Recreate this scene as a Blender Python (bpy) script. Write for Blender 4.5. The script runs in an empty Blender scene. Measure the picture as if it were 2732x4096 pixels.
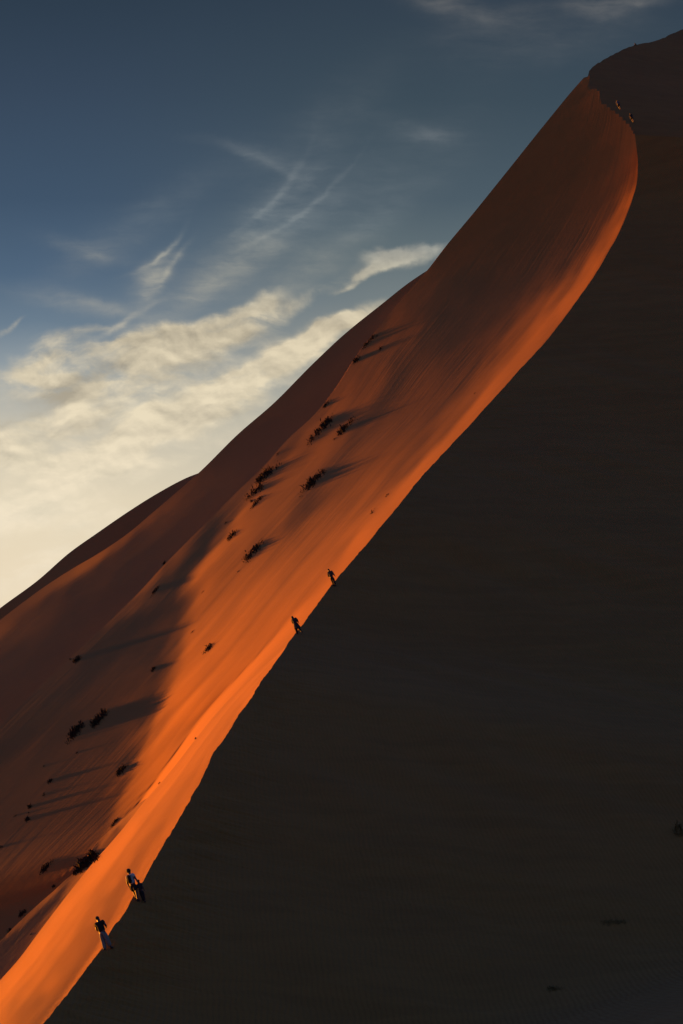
import bpy, bmesh, math, random, zlib, base64
import numpy as np
from mathutils import Vector, Matrix
from mathutils.bvhtree import BVHTree

# ------------------------------------------------------------------ camera
F = 8300.0; ROLL = math.radians(19); PITCH = math.radians(14)
EYE = Vector((0.0, 0.0, 1.7))
RX = Vector((1, 0, 0)); FW = Vector((0, math.cos(PITCH), math.sin(PITCH))); UP = Vector((0, -math.sin(PITCH), math.cos(PITCH)))
IR = math.cos(ROLL) * RX - math.sin(ROLL) * UP
IU = math.sin(ROLL) * RX + math.cos(ROLL) * UP
scene = bpy.context.scene
C = scene.collection
cam_d = bpy.data.cameras.new('camera'); cam = bpy.data.objects.new('camera', cam_d); C.objects.link(cam)
cam_d.sensor_fit = 'VERTICAL'; cam_d.sensor_height = 36; cam_d.sensor_width = 24
cam_d.lens = F / 4096 * 36; cam_d.clip_start = 0.5; cam_d.clip_end = 20000
M = Matrix.Identity(4)
for k, v in enumerate((IR, IU, -FW)):
    for r in range(3): M[r][k] = v[r]
M.translation = EYE
cam.matrix_world = M
scene.camera = cam

# ------------------------------------------------------------------ light
SAZ = math.radians(-60); SEL = math.radians(8)
SUN = Vector((math.sin(SAZ) * math.cos(SEL), math.cos(SAZ) * math.cos(SEL), math.sin(SEL)))
ld = bpy.data.lights.new('sun', 'SUN'); ld.energy = 5.0; ld.angle = math.radians(1.4); ld.color = (1.0, 0.305, 0.012)
sun = bpy.data.objects.new('sun', ld); C.objects.link(sun)
sun.rotation_mode = 'QUATERNION'; sun.rotation_quaternion = SUN.to_track_quat('Z', 'Y'); sun.location = SUN * 500
scene.view_settings.view_transform = 'Standard'; scene.view_settings.look = 'None'
scene.view_settings.exposure = 2.385; scene.view_settings.gamma = 1.0
scene.view_settings.use_curve_mapping = False
GAIN = 2 ** 2.385

def lin(c):
    c = c / 255.0
    return c / 12.92 if c < .04045 else ((c + .055) / 1.055) ** 2.4
def rgb(r, g, b, k=1.0): return (lin(r) * k, lin(g) * k, lin(b) * k, 1)

class NB:
    """small node-building helper"""
    def __init__(s, nt): s.nt = nt; s.N = nt.nodes; s.L = nt.links
    def put(s, sock, v):
        if isinstance(v, bpy.types.NodeSocket): s.L.new(v, sock)
        elif v is not None: sock.default_value = v
    def math(s, op, a, b=None, c=None, clamp=False):
        n = s.N.new('ShaderNodeMath'); n.operation = op; n.use_clamp = clamp
        s.put(n.inputs[0], a); s.put(n.inputs[1], b); s.put(n.inputs[2], c)
        return n.outputs[0]
    def vec(s, op, a, b=None, out=0):
        n = s.N.new('ShaderNodeVectorMath'); n.operation = op; s.put(n.inputs[0], a); s.put(n.inputs[1], b)
        return n.outputs[out]
    def dot(s, a, b): return s.vec('DOT_PRODUCT', a, b, 1)
    def comb(s, x, y, z=0.0):
        n = s.N.new('ShaderNodeCombineXYZ'); s.put(n.inputs[0], x); s.put(n.inputs[1], y); s.put(n.inputs[2], z); return n.outputs[0]
    def noise(s, v, scale, detail=4, rough=.5, dist=0.0, col=False):
        n = s.N.new('ShaderNodeTexNoise'); s.put(n.inputs['Vector'], v); n.inputs['Scale'].default_value = scale
        n.inputs['Detail'].default_value = detail; n.inputs['Roughness'].default_value = rough; n.inputs['Distortion'].default_value = dist
        return n.outputs['Color' if col else 'Fac']
    def ramp(s, f, stops, interp='LINEAR'):
        n = s.N.new('ShaderNodeValToRGB'); e = n.color_ramp.elements; n.color_ramp.interpolation = interp
        while len(e) < len(stops): e.new(0.5)
        for el, (p, c) in zip(e, stops): el.position = p; el.color = c
        s.put(n.inputs[0], f); return n.outputs[0]
    def mix(s, f, a, b):
        n = s.N.new('ShaderNodeMix'); n.data_type = 'RGBA'; s.put(n.inputs[0], f)
        s.put(n.inputs[6], a); s.put(n.inputs[7], b); return n.outputs[2]
    def smooth(s, v, a, b):
        n = s.N.new('ShaderNodeMapRange'); n.interpolation_type = 'SMOOTHSTEP'
        s.put(n.inputs[0], v); n.inputs[1].default_value = a; n.inputs[2].default_value = b; return n.outputs[0]

# ------------------------------------------------------------------ sky
def build_world():
    w = bpy.data.worlds.new('World'); scene.world = w; w.use_nodes = True
    nb = NB(w.node_tree); nb.N.clear()
    sky = nb.N.new('ShaderNodeTexSky'); sky.sky_type = 'NISHITA'; sky.sun_disc = False
    sky.sun_elevation = SEL; sky.sun_rotation = SAZ; sky.air_density = 1.0; sky.dust_density = 1.0; sky.ozone_density = 1.5
    tc = nb.N.new('ShaderNodeTexCoord'); d = nb.vec('NORMALIZE', tc.outputs['Generated'])
    # cloud sheet co-ordinates: a tangent plane on the sky dome above the dunes
    f = nb.math('MAXIMUM', nb.dot(d, FW), 0.05)
    u = nb.math('DIVIDE', nb.dot(d, IR), f); v = nb.math('DIVIDE', nb.dot(d, IU), f)
    sx = nb.math('MULTIPLY_ADD', u, F / 1000, 1.366); sy = nb.math('MULTIPLY_ADD', v, -F / 1000, 2.048)
    P = nb.comb(sx, sy, 0.0)
    g = 1 / GAIN
    t = nb.math('DIVIDE', nb.math('ADD', sy, nb.math('MULTIPLY', nb.math('SUBTRACT', nb.noise(P, 1.1, 2), .5), .12)), 2.6, clamp=True)
    S = lambda rows: [(y / 2.6, rgb(*c, k=g)) for y, c in rows]
    left = nb.ramp(t, S([(0, (46, 61, 77)), (.35, (55, 71, 90)), (.8, (64, 84, 106)), (1.1, (80, 102, 125)), (1.3, (106, 125, 142)),
                         (1.5, (150, 160, 165)), (1.7, (196, 190, 174)), (2.0, (228, 214, 186)), (2.4, (236, 218, 188))]))
    right = nb.ramp(t, S([(0, (50, 64, 78)), (.4, (60, 76, 88)), (.8, (76, 92, 103)), (1.0, (96, 110, 116)), (1.2, (118, 128, 130)),
                          (1.45, (158, 158, 148)), (1.7, (190, 184, 166)), (2.0, (212, 200, 176)), (2.4, (225, 208, 180))]))
    base = nb.mix(nb.smooth(sx, .1, 1.7), left, right)
    # cloud banks
    n_w = nb.noise(P, 2.2, 4, .55, col=True)
    warp = nb.vec('SCALE', nb.vec('SUBTRACT', n_w, (.5, .5, .5))); warp.node.inputs[3].default_value = .16
    n_w2 = nb.noise(P, 9, 4, .6, col=True)
    warp2 = nb.vec('SCALE', nb.vec('SUBTRACT', n_w2, (.5, .5, .5))); warp2.node.inputs[3].default_value = .045
    Pw = nb.vec('ADD', nb.vec('ADD', P, warp), warp2)
    def blob(src, cx, cy, ang, a, b, amp, bend=0.0, topsharp=0.0):
        q = nb.vec('SUBTRACT', src, (cx, cy, 0))
        c, s_ = math.cos(math.radians(ang)), math.sin(math.radians(ang))
        x = nb.dot(q, (c, -s_, 0)); y = nb.dot(q, (s_, c, 0))   # y down
        if bend: y = nb.math('ADD', y, nb.math('MULTIPLY', nb.math('MULTIPLY', x, x), bend))
        X = nb.math('DIVIDE', x, a)
        if topsharp:
            bb = nb.math('ADD', b, nb.math('MULTIPLY', nb.math('LESS_THAN', y, 0.0), b * topsharp - b))
            Y = nb.math('DIVIDE', y, bb)
        else: Y = nb.math('DIVIDE', y, b)
        r = nb.math('ADD', nb.math('MULTIPLY', X, X), nb.math('MULTIPLY', Y, Y))
        return nb.math('MULTIPLY', nb.math('EXPONENT', nb.math('MULTIPLY', r, -1.0)), amp)
    def total(lst):
        r = lst[0]
        for k in lst[1:]: r = nb.math('ADD', r, k)
        return r
    banks = total([blob(Pw, *b) for b in [
        (.45, 1.41, 14, .46, .10, 1.05, 0, .42), (.90, 1.30, 30, .24, .08, .95, 0, .5), (.17, 1.44, 20, .15, .09, .8, 0, .6), (1.05, 1.21, 60, .05, .05, .5), (.35, 1.33, 10, .22, .03, .35),
        (.05, 1.32, 35, .09, .02, .55), (.25, 1.62, 20, .45, .09, .62), (.62, 1.56, 24, .32, .05, .40), (.10, 1.78, 15, .40, .10, .85),
        (.80, 1.60, 27, .52, .06, .92), (1.15, 1.42, 27, .42, .055, .75), (1.34, 1.30, 20, .16, .035, .85), (.62, 1.76, 24, .65, .06, .80), (.28, 1.88, 24, .5, .08, .65),
        (1.25, 1.17, 33, .20, .03, .45), (.15, 2.02, 28, .5, .07, .55), (.25, 2.2, 30, .5, .10, .5), (1.63, 1.01, 6, .15, .036, 1.0, .9), (1.50, 1.06, 28, .15, .022, .75),
        (1.40, 1.14, 30, .08, .015, .5), (.60, 1.90, 24, .6, .04, .35)]])
    # streaky break-up, elongated along the wind
    rot = nb.N.new('ShaderNodeMapping'); rot.vector_type = 'POINT'; nb.L.new(Pw, rot.inputs[0])
    rot.inputs['Rotation'].default_value = (0, 0, math.radians(26)); rot.inputs['Scale'].default_value = (1, 2.6, 1)
    st = nb.noise(rot.outputs[0], 2.6, 10, .56, .5)
    rot2 = nb.N.new('ShaderNodeMapping'); nb.L.new(P, rot2.inputs[0])
    rot2.inputs['Rotation'].default_value = (0, 0, math.radians(20)); rot2.inputs['Scale'].default_value = (1, 1.5, 1)
    fine = nb.noise(rot2.outputs[0], 6.0, 9, .55, .35)
    field = nb.math('ADD', nb.math('MULTIPLY', nb.math('SUBTRACT', st, .5), 4.2), nb.math('MULTIPLY', nb.math('SUBTRACT', fine, .5), 1.3))
    bias = nb.math('MINIMUM', banks, 1.15)
    dens = nb.math('ADD', bias, nb.math('MULTIPLY', field, nb.math('MULTIPLY_ADD', nb.math('MINIMUM', bias, .8), .75, .05)))
    a_bank = nb.smooth(dens, .12, 1.0)
    # thin cirrus wisps
    wv = nb.vec('SCALE', warp); wv.node.inputs[3].default_value = .22
    Pc = nb.vec('ADD', nb.vec('ADD', P, wv), warp2)
    wisps = total([blob(Pc, *b) for b in [
        (1.11, .79, 50, .18, .013, .50, .7), (1.13, .79, 46, .26, .05, .28), (1.20, .86, 37, .24, .011, .48, .45), (1.18, .90, 38, .28, .045, .24), (1.10, .85, 42, .36, .12, .20),
        (1.02, .62, -22, .20, .020, .34, -.5), (1.12, .64, -20, .14, .045, .20), (.65, 1.03, 40, .10, .011, .62, 1.4), (.62, 1.09, 42, .09, .042, .50), (.69, 1.07, 55, .09, .012, .42),
        (.62, 1.15, 50, .10, .035, .34), (.34, 1.0, -15, .15, .03, .24), (.60, .86, 33, .35, .07, .20), (1.30, .48, 40, .30, .09, .17), (1.74, .54, 3, .09, .025, .42), (1.66, .53, -15, .16, .05, .18),
        (1.80, .015, -12, .16, .045, .62), (1.98, .08, 12, .22, .06, .30), (2.49, .012, 4, .15, .024, .95), (2.40, .05, -8, .14, .03, .45), (2.2, .16, 10, .35, .09, .22),
        (.30, 1.21, -10, .20, .035, .20), (.46, 1.24, -18, .16, .02, .15), (1.5, .75, 35, .45, .12, .16), (.9, 1.08, 38, .35, .07, .28), (1.35, 1.0, 35, .4, .06, .25), (.50, 1.29, 30, .14, .012, .34)]])
    rot3 = nb.N.new('ShaderNodeMapping'); nb.L.new(Pc, rot3.inputs[0])
    rot3.inputs['Rotation'].default_value = (0, 0, math.radians(40)); rot3.inputs['Scale'].default_value = (1, 5, 1)
    sw = nb.noise(rot3.outputs[0], 4.5, 9, .62, .3)
    wn = nb.math('MULTIPLY_ADD', nb.math('SUBTRACT', sw, .5), 2.4, 1.0)
    wf = nb.math('MULTIPLY_ADD', nb.math('SUBTRACT', fine, .5), 1.8, 1.0)
    a_w = nb.math('MULTIPLY', nb.math('MULTIPLY', wisps, nb.math('MAXIMUM', wn, 0.1)), nb.math('MAXIMUM', wf, .1), clamp=True)
    hi = nb.ramp(t, S([(0, (112, 112, 112)), (.6, (116, 124, 130)), (.9, (140, 148, 150)), (1.1, (200, 192, 170)), (1.3, (228, 213, 182)), (1.6, (236, 221, 190)), (2.3, (247, 232, 206))]))
    lo = nb.ramp(t, S([(0, (90, 96, 102)), (.9, (120, 124, 126)), (1.3, (160, 150, 130)), (1.6, (172, 162, 142)), (2.0, (214, 204, 180)), (2.3, (228, 216, 192))]))
    under = total([blob(Pw, *b) for b in [(.40, 1.49, 20, .42, .045, .9), (.12, 1.63, 22, .16, .03, 1.0), (.88, 1.40, 30, .2, .03, .5), (.3, 1.72, 20, .3, .04, .5), (.05, 1.66, 20, .1, .02, .7)]])
    relief = nb.math('SUBTRACT', fine, nb.noise(nb.vec('ADD', rot2.outputs[0], (.02, -.03, 0)), 6.0, 9, .55, .35))
    lum = nb.math('ADD', nb.math('SUBTRACT', nb.math('MULTIPLY_ADD', relief, 1.6, .74), nb.math('MULTIPLY', under, .62)), nb.math('MULTIPLY', nb.math('SUBTRACT', nb.noise(nb.vec('ADD', rot.outputs[0], (3, 7, 1)), 4.2, 6, .55), .5), 1.5), clamp=True)
    cc = nb.mix(lum, lo, hi)
    col = nb.mix(nb.math('MULTIPLY', a_w, .60), base, hi)
    col = nb.mix(nb.math('MULTIPLY', a_bank, .94), col, cc)
    b1 = nb.N.new('ShaderNodeBackground'); nb.L.new(col, b1.inputs[0]); b1.inputs[1].default_value = 1.0
    b0 = nb.N.new('ShaderNodeBackground'); nb.L.new(nb.vec('MULTIPLY', nb.vec('MINIMUM', sky.outputs[0], (3.0, 3.0, 3.0)), (.29, .42, .80)), b0.inputs[0]); b0.inputs[1].default_value = 0.05
    mx = nb.N.new('ShaderNodeMixShader'); out = nb.N.new('ShaderNodeOutputWorld')
    wgt = nb.smooth(nb.dot(d, FW), math.cos(math.radians(25)), math.cos(math.radians(17.5)))
    nb.L.new(wgt, mx.inputs[0]); nb.L.new(b0.outputs[0], mx.inputs[1]); nb.L.new(b1.outputs[0], mx.inputs[2]); nb.L.new(mx.outputs[0], out.inputs[0])
build_world()

# ------------------------------------------------------------------ materials
def bsdf(name, rough=1.0, spec=.1):
    m = bpy.data.materials.new(name); m.use_nodes = True; nb = NB(m.node_tree)
    p = nb.N['Principled BSDF']; p.inputs['Roughness'].default_value = rough; p.inputs['Specular IOR Level'].default_value = spec
    return m, nb, p
def sand_mat(name, ripple=0.0, tracks=0.0):
    m, nb, p = bsdf(name, 1.0, .12)
    tc = nb.N.new('ShaderNodeTexCoord'); o = tc.outputs['Object']
    big = nb.noise(o, .035, 4, .5); med = nb.noise(o, .6, 5, .6); gr = nb.noise(o, 9, 3, .7)
    f = nb.math('ADD', nb.math('MULTIPLY', big, .45), nb.math('ADD', nb.math('MULTIPLY', med, .25), nb.math('MULTIPLY', gr, .30)))
    col = nb.ramp(f, [(.32, (.186, .070, .0155, 1)), (.5, (.21, .080, .0182, 1)), (.68, (.234, .091, .0215, 1))])
    if tracks:      # compacted, slightly darker trails and slumps on the slip face
        mp0 = nb.N.new('ShaderNodeMapping'); nb.L.new(o, mp0.inputs[0]); mp0.inputs['Rotation'].default_value = (0, 0, math.radians(24)); mp0.inputs['Scale'].default_value = (.05, .5, .25)
        tr = nb.smooth(nb.noise(mp0.outputs[0], 1.0, 7, .6, .8), .40, .62); pt = nb.noise(o, .018, 3, .5)
        col = nb.mix(nb.math('MULTIPLY', tr, .30), col, nb.vec('MULTIPLY', col, (.66, .66, .68)))
        col = nb.mix(nb.smooth(pt, .35, .65), col, nb.vec('MULTIPLY', col, (.90, .97, 1.02)))
    nb.L.new(col, p.inputs['Base Color'])
    h = nb.math('MULTIPLY', gr, .0022)
    if ripple:
        at = nb.N.new('ShaderNodeAttribute'); at.attribute_name = 'flow'; mp = nb.N.new('ShaderNodeMapping'); nb.L.new(at.outputs['Vector'], mp.inputs[0]); mp.inputs['Scale'].default_value = (.62, .014, 1)
        patch = nb.smooth(nb.noise(o, .05, 3, .5), .36, .62)
        h = nb.math('ADD', h, nb.math('MULTIPLY', nb.noise(mp.outputs[0], 1.6, 5, .60, .5), nb.math('MULTIPLY', nb.math('MULTIPLY_ADD', patch, .8, .35), ripple)))
        sp = nb.N.new('ShaderNodeSeparateXYZ'); nb.L.new(at.outputs['Vector'], sp.inputs[0])      # trampled sand beside the crest
        h = nb.math('ADD', h, nb.math('MULTIPLY', nb.noise(o, 2.6, 4, .6, .3), nb.math('MULTIPLY', nb.smooth(sp.outputs[0], 1.8, .2), .05)))
    if tracks:
        v = nb.noise(o, 1.1, 5, .65, .6); sel = nb.smooth(nb.noise(o, .06, 3, .5), .48, .60)
        h = nb.math('ADD', h, nb.math('MULTIPLY', nb.math('MULTIPLY', v, sel), tracks))
        wv = nb.N.new('ShaderNodeTexWave'); nb.L.new(o, wv.inputs[0]); wv.inputs['Scale'].default_value = 1.3; wv.inputs['Distortion'].default_value = 5; wv.inputs['Detail'].default_value = 3
        wv.inputs['Detail Scale'].default_value = .4
        h = nb.math('ADD', h, nb.math('MULTIPLY', wv.outputs['Fac'], tracks * .35))
    b = nb.N.new('ShaderNodeBump'); b.inputs['Strength'].default_value = 1.0; b.inputs['Distance'].default_value = 1.0
    nb.L.new(h, b.inputs['Height']); nb.L.new(b.outputs[0], p.inputs['Normal'])
    return m
SAND = sand_mat('windblown_sand', ripple=.020); SLIP = sand_mat('slip_face_sand', tracks=.09)
def plain(name, col, rough=.9, spec=.2, var=.25, scale=20):
    m, nb, p = bsdf(name, rough, spec)
    tc = nb.N.new('ShaderNodeTexCoord'); f = nb.noise(tc.outputs['Object'], scale, 4, .6)
    a = tuple(c * (1 - var) for c in col) + (1,); b = tuple(c * (1 + var) for c in col) + (1,)
    nb.L.new(nb.mix(f, a, b), p.inputs['Base Color'])
    return m

# ------------------------------------------------------------------ dune surfaces (height fields stored as compact depth grids)
aIR, aIU, aFW, aEYE = (np.array(v) for v in (IR, IU, FW, EYE))

# The dune slopes are height fields: each one is relaxed, from a rough guess of its distance, until the low sun
# would graze it the way the list of measured tones says (a small shape-from-shading solver).
S = np.array(SUN); K = 2.0; AMB = .024
def ray(p):
    p = np.asarray(p, float); x = (p[..., 0:1] - 1366) / F; y = (2048 - p[..., 1:2]) / F
    return x * aIR + y * aIU + aFW
def tone(c):
    c = np.asarray(c, float) / 255; return np.where(c < .04045, c / 12.92, ((c + .055) / 1.055) ** 2.4)
def spl(ts,vals,tq):
    # catmull-rom (monotone-limited) per column
    ts=np.asarray(ts,float);v=np.asarray(vals,float)
    if v.ndim==1:v=v[:,None]
    d=np.diff(v,axis=0)/np.diff(ts)[:,None]
    m=np.zeros_like(v);m[1:-1]=(d[1:]*np.diff(ts)[:-1,None]+d[:-1]*np.diff(ts)[1:,None])/(ts[2:]-ts[:-2])[:,None];m[0]=d[0];m[-1]=d[-1]
    k=np.clip(np.searchsorted(ts,tq,side='right')-1,0,len(ts)-2)
    h=(ts[k+1]-ts[k])[:,None];t=((tq-ts[k])[:,None])/h
    return (2*t**3-3*t**2+1)*v[k]+(t**3-2*t**2+t)*h*m[k]+(-2*t**3+3*t**2)*v[k+1]+(t**3-t**2)*h*m[k+1]
C1=[(60,4240,82),(120,4165,85),(176,4096,88),(224.5,4035,90),(270,3978.6,92),(337,3887,95),(403,3802,98),(444,3733,100),(510,3632,104),(533,3591,105),(571,3530,108),(617,3443,111),(658,3376,113),(704,3300,116),(765,3195,121),(810,3112,125),(861,3010,130),(905.6,2946,134),(950,2870,139),(1000,2800,144),(1070,2697,151),(1141,2594,158),(1211,2498,164),(1289,2393,171),(1353,2311,177),(1453.5,2193,186),(1514,2119,191),(1584,2036.6,197),(1689,1906,207),(1793,1793,216),(1880,1701,224),(2002,1566,235),(2089,1470,243),(2176.5,1374.6,251),(2246,1287.5,258),(2316,1191.6,265),(2377,1104.5,271),(2438,1000,278),(2463.6,958,280),(2516,836,287),(2546,740,292),(2552,653,297),(2540,540,304),(2516,496.5,308),(2472,453,313),(2424,418,318),(2402,400,321),(2378,345,326),(2363,292,330)]
def sampler(path):
    a=np.array(path,float);L=np.r_[0,np.cumsum(np.hypot(*np.diff(a[:,:2],axis=0).T))]
    def at(l):return spl(L,a,np.atleast_1d(l))
    def loc(p):  # arc-length of nearest point
        ls=np.linspace(0,L[-1],4000);q=at(ls);return ls[np.argmin((q[:,0]-p[0])**2+(q[:,1]-p[1])**2)]
    return at,loc
def make(Rp,Lp,pairs,n):
    ra,rl=sampler(Rp);la,ll=sampler(Lp)
    lr=np.array([rl(p[0]) for p in pairs]);l2=np.array([ll(p[1]) for p in pairs])
    # row parameter: mean arc
    t=np.r_[0,np.cumsum((np.abs(np.diff(lr))+np.abs(np.diff(l2)))/2)]
    tq=np.linspace(0,t[-1],n)
    a=ra(spl(t,lr,tq)[:,0]);b=la(spl(t,l2,tq)[:,0])
    return a,b
def targets(px,pts,alen=2.6,ang=52,fill=None):
    pts=np.array(pts,float);T=np.log(np.maximum((tone(pts[:,2])-AMB)/K,-.012)+.02)
    c,s=np.cos(np.radians(ang)),np.sin(np.radians(ang))
    dx=px[...,0][...,None]-pts[:,0];dy=-(px[...,1][...,None]-pts[:,1])
    u=(dx*c+dy*s)/alen;v=(-dx*s+dy*c)
    d2=u*u+v*v
    w=1/(d2+60)**2
    return np.exp((w*T).sum(-1)/w.sum(-1))-.02
def solve(px,D0,T,fixR,fixL=None,mu=1e-3,lam=(3.,3.),iters=(500,400,400),muL=None,anneal=True):
    n,m=T.shape
    ph=[4,2,1];z=None
    for lev,f in enumerate(ph):
        ii=np.linspace(0,n-1,max(8,int(np.ceil(n/f))));jj=np.linspace(0,m-1,max(6,int(np.ceil(m/f))))
        def rs(a):
            a=np.asarray(a,float);k=np.clip(ii.astype(int),0,n-2);t=(ii-k).reshape(-1,*[1]*(a.ndim-1));b=a[k]*(1-t)+a[k+1]*t
            k=np.clip(jj.astype(int),0,m-2);t=(jj-k).reshape(1,-1,*[1]*(a.ndim-2));return b[:,k]*(1-t)+b[:,k+1]*t
        p=rs(px);Tt=rs(T);P0=rs(np.log(D0));FR=rs(fixR);mum=10**rs(np.log10(mu)) if np.ndim(mu) else mu
        Tc=(Tt[1:,1:]+Tt[:-1,1:]+Tt[1:,:-1]+Tt[:-1,:-1])/4
        if z is None:z=P0.copy()
        else:
            # upsample previous (zi,zj)
            a=z-zP0
            kk=np.interp(ii,zi,np.arange(len(zi)));k=np.clip(kk.astype(int),0,len(zi)-2);t=(kk-k)[:,None];b=a[k]*(1-t)+a[k+1]*t
            kk=np.interp(jj,zj,np.arange(len(zj)));k=np.clip(kk.astype(int),0,len(zj)-2);t=(kk-k)[None];z=P0+b[:,k]*(1-t)+b[:,k+1]*t
        zi,zj,zP0=ii,jj,P0
        dirs=ray(p)
        free=FR<.5
        W=50*(.02/(np.maximum(Tc,0)+.02))**1.0
        cell=W.size
        base=(len(ii)/30)**3*2,(len(jj)/30)**3*2
        KK=[0,0,0]
        def fg(zz):
            ki,kj,kx=KK
            z_=zz.reshape(z.shape);D=np.exp(z_);P=D[...,None]*dirs
            a=P[1:,1:]-P[:-1,:-1];b=P[:-1,1:]-P[1:,:-1]
            c=np.cross(a,b);sg=np.sign(-(c*P[:-1,:-1]).sum(-1,keepdims=True));c=c*sg
            nc=np.linalg.norm(c,axis=-1,keepdims=True);nh=c/nc
            ns=(nh@S);r=ns-Tc
            f=(W*r*r).sum()/cell*50
            g=(S-nh*ns[...,None])/nc*(2*W*r)[...,None]*sg
            ga=np.cross(b,g);gb=np.cross(g,a);G=np.zeros_like(P)
            G[1:,1:]+=ga;G[:-1,:-1]-=ga;G[:-1,1:]+=gb;G[1:,:-1]-=gb
            gz=(G*P).sum(-1)/cell*50
            q=z_-P0
            d=q[2:]-2*q[1:-1]+q[:-2];f+=.5*ki*(d*d).sum()
            gz[2:]+=ki*d;gz[1:-1]-=2*ki*d;gz[:-2]+=ki*d
            d=q[:,2:]-2*q[:,1:-1]+q[:,:-2];f+=.5*kj*(d*d).sum()
            gz[:,2:]+=kj*d;gz[:,1:-1]-=2*kj*d;gz[:,:-2]+=kj*d
            d=q[1:,1:]-q[1:,:-1]-q[:-1,1:]+q[:-1,:-1];f+=.5*kx*(d*d).sum()
            gz[1:,1:]+=kx*d;gz[1:,:-1]-=kx*d;gz[:-1,1:]-=kx*d;gz[:-1,:-1]+=kx*d
            f+=.5*(mum*q*q).sum();gz+=mum*q
            return f,(gz*free).ravel(),ns,r
        x=z.ravel().copy()
        for mult in (([3000,1000,300,100,30,10,3,1] if lev==0 else [10,3,1]) if anneal else [1]):
            KK[0]=lam[0]*base[0]*mult;KK[1]=KK[2]=lam[1]*base[1]*mult
            f,g,ns,r=fg(x);Sk=[];Yk=[]
            for it in range(iters[lev]):
                q=g.copy();al=[]
                for s_,y_ in zip(Sk[::-1],Yk[::-1]):
                    rho=1/(y_@s_);a_=rho*(s_@q);al.append((a_,rho));q-=a_*y_
                if Sk:q*=(Sk[-1]@Yk[-1])/(Yk[-1]@Yk[-1])
                else:q*=1e-3/np.abs(q).max()
                for (s_,y_),(a_,rho) in zip(zip(Sk,Yk),al[::-1]):
                    q+=s_*(a_-rho*(y_@q))
                st=1.;gd=-(g@q)
                mx=np.abs(q).max();st=min(1.,.006/mx)
                ok=False
                for _ in range(20):
                    xn=x-st*q;fn,gn,nsn,rn=fg(xn)
                    if fn<=f+1e-4*st*gd: ok=True;break
                    st*=.5
                if not ok:
                    if Sk: Sk=[];Yk=[];continue
                    break
                sk=xn-x;yk=gn-g
                if sk@yk>1e-14: Sk.append(sk);Yk.append(yk)
                if len(Sk)>12:Sk.pop(0);Yk.pop(0)
                df=f-fn;x,f,g,ns,r=xn,fn,gn,nsn,rn
                if df<1e-9*abs(f):break
        z=x.reshape(z.shape)
    return np.exp(z),ns,Tc
C1s=[(x+9,y+7,d+.5) for x,y,d in C1]   # buried edge of windward faces under the slip face
p_ok=lambda y:y<2595
PRB=[(-260,4160,160),(-60,3950,154),(120,3800,152),(330,3560,150),(520,3370,146),(640,3240,142),(750,3105,140.5),(850,2965,141),(950,2845,0),(1060,2715,0)]+[(x,y,d-7) for x,y,d in C1s if p_ok(y)]
R2=[(-1050,3930,205),(-700,3600,215),(-300,3195,222),(0,2902,232),(153,2752,240),(306,2608,250),(421,2500,259),(557.5,2367,270),(658,2258,280),(749,2167,288),(871,2045,300),(958,1958,308),(1045,1875,316),(1150,1757.5,326),(1263,1653,336),(1340,1555,345),(1425,1425,356),(1532,1287,367),(1625,1175,375),(1707.5,1083,380),(1784,984,380),(1889,858,378),(2019,697,370),(2193.5,479,352),(2300,350,338),(2341,302,333),(2363,290,330.5)]
pairsB=[((-240,4140),(-880,3770)),((-60,3950),(-560,3470)),((330,3560),(-100,3000)),((640,3240),(153,2752)),((850,2965),(306,2608)),((1141,2594),(557,2367)),((1514,2119),(958,1958)),((1880,1701),(1263,1653)),((2176,1374),(1532,1287)),((2377,1104),(1707,1083)),((2516,836),(1889,858)),((2546,700),(2019,697)),((2516,496),(2193,479)),((2372,299),(2355,294))]
B=[]
def add(s,x0,y0,sc):
    for q in s.split(';'):
        q=q.strip()
        if q:
            a,b,c=map(float,q.split(','));B.append((x0+a/sc,y0+b/sc,c))
add('1180,100,48;1150,160,44;1080,250,42;1000,400,38;900,500,38;800,700,38;700,740,38;600,900,40;500,1000,42;400,1100,44;250,1250,46;1200,200,62;1250,300,55;1200,400,45;1350,400,72;1420,500,85;1470,600,95;1480,700,110;1300,600,58;1100,550,40;1400,700,80;1200,700,55;1300,800,68;1050,700,42;900,800,44;800,900,38;1000,900,48;1200,900,60;1430,880,150;1380,950,140;1300,950,80;1300,1050,130;1340,1080,165;1200,1100,75;1250,1180,140;1100,1100,58;900,1100,48;700,1050,38;700,1200,46;500,1200,44;500,1350,44;350,1300,50;200,1400,62;400,1500,50;600,1400,52;800,1300,50;1000,1300,62;1100,1300,95;1180,1300,150;1220,1260,180;1150,1400,180;1050,1400,125;950,1400,90;850,1450,70;1050,1500,175;950,1500,135;850,1550,115;700,1500,62',1600,250,1.568)
add('800,150,60;700,300,65;900,250,50;1000,150,42;1100,200,42;900,400,46;600,420,85;700,550,75;800,500,55;1000,500,55;1200,400,60;1100,700,75;1000,700,70;1300,450,72;1400,380,90;1500,350,130;1400,480,125;1500,480,170;1300,600,120;1200,650,95;1400,650,165;1250,800,165;1150,800,125;1000,850,85;1050,950,125;1150,950,170;950,1050,120;1050,1080,175;850,1000,90;900,1150,130;950,1180,175;750,1200,105;850,1300,185;700,1350,125;750,1400,190;600,1400,110;650,1500,185;550,1450,120;500,800,92;400,750,85;300,850,100;250,950,110;600,700,65;600,850,60;700,850,85;700,1000,95;600,1000,95;500,1000,70;450,1100,95;400,950,95;350,1150,85;500,1200,105;400,1300,110;250,1300,90;200,1100,100;100,1050,95;50,1150,112;300,1450,110;150,1250,120;250,1200,110;450,520,75;350,620,80;500,450,60;420,700,92;520,640,85',1200,1000,1.568)
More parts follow.
